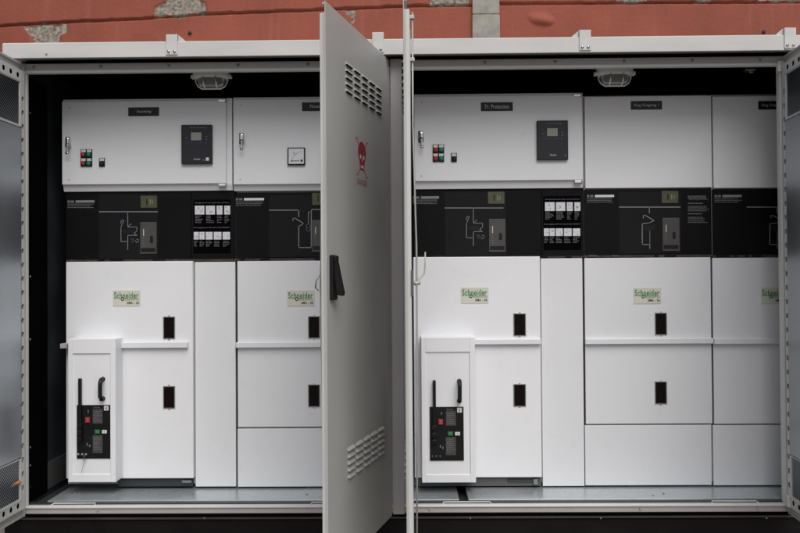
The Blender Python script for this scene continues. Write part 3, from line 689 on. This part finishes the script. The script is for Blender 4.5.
def cubicle(label, xa_, xb_):
    u = thing('switchgear_cubicle', label, 'switchgear', ((xa_ + xb_) / 2, 1.0, FZ), GRP)
    b = MB(); b.box(xa_ + .006, xb_ - .006, Y0 + .019, 1.6, FZ + .025, zat(400, 97, Y0) - .002, 'greyd'); b.box(xa_ + .03, xb_ - .03, Y0 + .05, 1.55, FZ - .002, FZ + .025, 'inner'); b.build('carcass', u)
    return u
def band(u, px0, px1, y0, y1, ref, field=None):
    b = MB(); Y = Y0 + .003
    b.box(xat(px0, 225, Y), xat(px1, 225, Y), Y, Y + .015, zat(ref, y1, Y), zat(ref, y0, Y), 'band', .001)
    if field: b.box(xat(field[0], 225, Y), xat(field[1], 225, Y), Y - .0008, Y, zat(ref, y1 - 1, Y), zat(ref, y0 + 3, Y), 'band2')
    return b, Y - .0012
def gapstrip(u, px0, px1, y0, y1, ref):
    b = MB(); Y = Y0 + .006; b.box(xat(px0, 258, Y), xat(px1, 258, Y), Y, Y + .01, zat(ref, y1, Y), zat(ref, y0, Y), 'rust')
    x = px0 + 4
    while x < px1 - 12: w = random.uniform(3, 14); rb(b, (x, y0 + .6, x + w, y0 + 2.6), Y - .006, .006, random.choice(['plinth', 'plinth', 'rust', 'gplate']), .001); x += w + random.uniform(4, 18)
    b.build('gap_strip', u)

# ---- Incoming
u = cubicle('leftmost cubicle with the Incoming nameplate, a breaker box and a black relay', -2.04, -1.03)
d = lv_box(u, 62, 231.5, 98.5, 184, 190.5, 62, 226)
nameplate(d, (128, 107.3, 159, 116), 'Incoming', YV, (137, 110, 151, 113.6)); relay(d, 181, 124.5, YV, True); buttons(d, 83.4, 153.4, YV); lock(d, 68, 143, YV)
b, Y = band(u, 66, 235, 191, 259, 150, (99, 158))
mimic_top(b, 67.5, 200.3, Y); olive(b, 140.5, 195.8, Y); opplate(b, 140, 222, Y); breaker_mimic(b, 99.5, 211.8, Y); pictograms(b, 193.2, 199.5, Y); 
pl(b, [(191, 193), (191, 258)], Y, .003, 'black'); b.build('mimic_panel', u)
gapstrip(u, 66, 236, 259, 261.8, 150)
c = panel(u, 'front_cover', 66, 193, 261.5, 478.5, Y0 - .03, 130, 'white2', .048, .004)
panel(u, 'side_cover', 195.2, 235.6, 262, 486.5, Y0, 215)
brand(c, 112.8, 290.3, Y0 - .03)
window(c, (163, 316.5, 175, 339), Y0 - .03); window(c, (163, 386, 175, 408.5), Y0 - .03)
ledge(u, 118, 188.5, 342.3, 348, 155, Y0 - .03)
breaker(u, 68.2, 116.3, 338.5, 482, True, 342)
p = P(64, 346, .25); b = MB(); b.box(p.x - .02, p.x + .02, .24, Y0, p.z - .014, p.z + .014, 'greyd', .003); b.build('hinge', u)
b = MB(); x0, x1 = xat(118, 482), xat(193, 482); b.box(x0, x1, Y0 - .005, Y0 + .02, zat(155, 486, Y0), zat(155, 479, Y0), 'inner'); b.box(x1 - .06, x1 - .005, Y0 - .02, Y0 - .006, zat(185, 482, Y0), zat(185, 479.6, Y0), 'bolt', .001); b.build('toe_plate', u)

# ---- Metering
u = cubicle('cubicle with a small square meter on its control door, half hidden by the skull door', -1.03, -.28)
d = lv_box(u, 233, 361, 96.5, 184, 190, 233.3, 356)
nameplate(d, (302, 102.3, 333, 111), 'Metering', YV, (310, 104.8, 325, 108.8)); lock(d, 241.3, 139, YV)
b = MB(); rb(b, (287.4, 147.4, 305, 165), YV - .016, .018, 'blackpl', .003); rb(b, (288.6, 148.6, 303.8, 163.8), YV - .0172, .003, 'meter')
for k in range(7): an = math.radians(100 + k * 12); pl(b, [(303 + 11 * math.cos(an), 163 - 11 * math.sin(an)), (303 + 12 * math.cos(an), 163 - 12 * math.sin(an))], YV - .0175, .002, 'blackpl')
pl(b, [(291, 160.8), (299, 160.8)], YV - .0175, .004, 'faint'); pl(b, [(293, 152), (295, 154.5)], YV - .0175, .002, 'blackpl'); q = P(302, 161, YV); b.cyl((q.x, YV - .022, q.z), (q.x, YV - .014, q.z), .006, 'blackpl', n=10); b.build('meter', d)
b, Y = band(u, 236.5, 361, 192.5, 258, 280, (269, 330))
mimic_top(b, 236, 198, Y, 28, 'print'); olive(b, 312, 193, Y); opplate(b, 312, 220, Y)
pl(b, [(269.5, 210.2), (298.8, 210.2), (298.8, 216.5)], Y, .005, 'line'); pl(b, [(293, 220.5), (293, 218.4), (294.5, 217.8), (303.4, 223.4), (301, 225.4), (298.8, 226), (298.8, 247.6), (311.3, 247.6), (311.3, 209.5), (322, 209.5)], Y, .0048, 'line')
pl(b, [(311, 212), (308.4, 212), (308.4, 224)], Y, .004, 'line')
for yy in (225.8, 229.2): pl(b, [(308.4 + 1.9 * math.cos(k * .52), yy + 1.9 * math.sin(k * .52)) for k in range(13)], Y, .0035, 'line')
b.build('mimic_panel', u)
gapstrip(u, 236, 361, 258, 260.5, 280)
c = panel(u, 'front_cover', 237.6, 361, 261, 426.8, Y0, 280); panel(u, 'lower_cover', 237.6, 361, 428.6, 486.6, Y0, 280)
brand(c, 287, 290.3, Y0); window(c, (308, 316, 320, 338.4), Y0); window(c, (308, 384.4, 320, 407), Y0); ledge(u, 236.5, 361, 342.3, 347.6, 280)

# ---- Transformer protection
u = cubicle('cubicle with the Tr. Protection nameplate, a breaker box and a black relay', .017, 1.017)
d = lv_box(u, 414, 583.4, 93.2, 180.6, 188, 414.3, 582)
nameplate(d, (481, 102.3, 512.8, 111), 'Tr. Protection', YV, (484.6, 104.6, 509, 108.6)); relay(d, 537.2, 120.3, YV, False); buttons(d, 435.6, 148.6, YV); lock(d, 420.3, 137, YV)
b, Y = band(u, 414, 584, 189, 256, 500, (445, 506))
mimic_top(b, 413, 196.3, Y, 26); olive(b, 488, 191.8, Y); opplate(b, 489, 219, Y, 33); breaker_mimic(b, 445, 208, Y); pictograms(b, 543.4, 196, Y)
pl(b, [(541.5, 190), (541.5, 255)], Y, .003, 'black'); b.build('mimic_panel', u)
gapstrip(u, 414, 584, 255.6, 258, 500)
c = panel(u, 'front_cover', 414, 541, 256.8, 477.5, Y0 - .03, 480, 'white2', .048, .004); panel(u, 'side_cover', 541.8, 583.4, 258.4, 486, Y0, 565)
brand(c, 461, 287.4, Y0 - .03); window(c, (513.5, 313.3, 526, 336), Y0 - .03); window(c, (513.5, 384, 526, 406.5), Y0 - .03)
ledge(u, 473, 540.6, 339.2, 344.4, 510, Y0 - .03); breaker(u, 421.5, 475.4, 337.3, 482, False, 339)
b = MB(); x0, x1 = xat(414, 482), xat(541, 482); b.box(x0, x1, Y0 - .005, Y0 + .02, zat(500, 485.6, Y0), zat(500, 478, Y0), 'kick'); b.box(xat(508, 482), xat(534, 482), Y0 - .016, Y0 - .006, zat(520, 481, Y0), zat(520, 479, Y0), 'inner'); b.box(xat(533, 482), xat(537, 482), Y0 - .022, Y0 - .006, zat(520, 483.5, Y0), zat(520, 478.6, Y0), 'bolt', .001); b.build('toe_plate', u)

# ---- Ring outgoing
def ring(label, xa_, xb_, px0, px1, dx, txt, full):
    u = cubicle(label, xa_, xb_); ref = (px0 + min(px1, 790)) / 2
    t = panel(u, 'upper_cover', px0 + .6, px1 - .5, 96.2, 187.8, Y0, ref)
    nameplate(t, (631 + dx, 101, 662 + dx, 109.5), txt, Y0, (634.5 + dx, 103.7, 658.5 + dx, 107.2))
    b, Y = band(u, px0 + .4, px1 - .3, 189, 254.5, ref, (619 + dx, 681 + dx) if full else None)
    mimic_top(b, 587 + dx, 194.8, Y, 27, 'print' if full else 'line'); olive(b, 661.8 + dx, 191, Y); opplate(b, 662.6 + dx, 218, Y, 33, 17)
    pl(b, [(619.5 + dx, 207.1), (680 + dx, 207.1)], Y, .0055, 'line'); pl(b, [(649.3 + dx, 207), (649.3 + dx, 213)], Y, .0045, 'line')
    pl(b, [(643.3 + dx, 218), (643.3 + dx, 215.4), (645 + dx, 215.2), (654 + dx, 220.6), (649 + dx, 223), (642.2 + dx, 223.6), (642.2 + dx, 244.5), (649.8 + dx, 244.5), (649.8 + dx, 248.6)], Y, .0045, 'line')
    pl(b, [(649.8 + dx, 230.5), (649.8 + dx, 244)], Y, .004, 'faint'); rb(b, (643.6 + dx, 225.5, 655 + dx, 230.5), Y - .002, .003, 'blackpl')
    if full:
        rtext(b, 'Operating instructions', (689, 198.5, 707.5, 200.2), Y, 'line'); tiny_lines(b, 688, 195.9, 706, 197.6, 1.6, Y, 'line', .1)
        for yy, n in ((203, 1), (206, 4), (213.5, 1), (217, 2), (220.6, 2)): tiny_lines(b, 688, yy, 709, yy + n * 1.5 - .2, 1.5, Y, 'line' if n == 1 else 'faint', .35)
    b.build('mimic_panel', u)
    gapstrip(u, px0, px1, 254.4, 257.4, ref)
    c = panel(u, 'front_cover', px0 + .8, px1 - .5, 257.8, 423.6, Y0, ref); panel(u, 'lower_cover', px0 + .8, px1 - .5, 425.2, 485.2, Y0, ref)
    brand(c, 633.6 + dx, 287.8, Y0); window(c, (655 + dx, 312.7, 667 + dx, 335), Y0); window(c, (655 + dx, 381.5, 667 + dx, 404), Y0)
    ledge(u, px0 + .3, px1 + .2, 338.6, 344, ref)
ring('plain fronted cubicle with the Ring Outgoing 1 nameplate and written instructions on its black band', 1.017, 1.764, 584.4, 712, 0, 'Ring Outgoing 1', True)
ring('rightmost cubicle in the row, partly hidden behind the right post, its nameplate cut off', 1.764, 2.51, 712.6, 840, 127.6, 'Ring Outgoing 2', False)

# ================================================================== LIGHT
el, az = math.radians(52), math.radians(163)       # sun direction: high, behind the camera and a little left
w = bpy.data.worlds.new('World'); scene.world = w; w.use_nodes = True
nt = w.node_tree; bg = nt.nodes['Background']
sky = nt.nodes.new('ShaderNodeTexSky'); sky.sky_type = 'NISHITA'; sky.sun_disc = False
sky.sun_elevation = el; sky.sun_rotation = math.radians(163); sky.dust_density = 4; sky.air_density = 1
hs = nt.nodes.new('ShaderNodeHueSaturation'); hs.inputs['Saturation'].default_value = .42
nt.links.new(sky.outputs[0], hs.inputs['Color']); nt.links.new(hs.outputs[0], bg.inputs['Color']); bg.inputs['Strength'].default_value = .068
sd = bpy.data.lights.new('sun', 'SUN'); sd.energy = 1.5; sd.angle = math.radians(50); sd.color = (1, .975, .96)
so = bpy.data.objects.new('sun', sd); COL.objects.link(so)
v = Vector((math.sin(az) * math.cos(el), math.cos(az) * math.cos(el), math.sin(el)))
so.rotation_euler = v.to_track_quat('Z', 'Y').to_euler(); so.location = (-3, -8, 8)
vs = scene.view_settings; vs.view_transform = 'Standard'; vs.look = 'None'; vs.gamma = 1; vs.exposure = .5
scene.render.engine = 'CYCLES'
scene.render.resolution_x, scene.render.resolution_y = 1024, 682
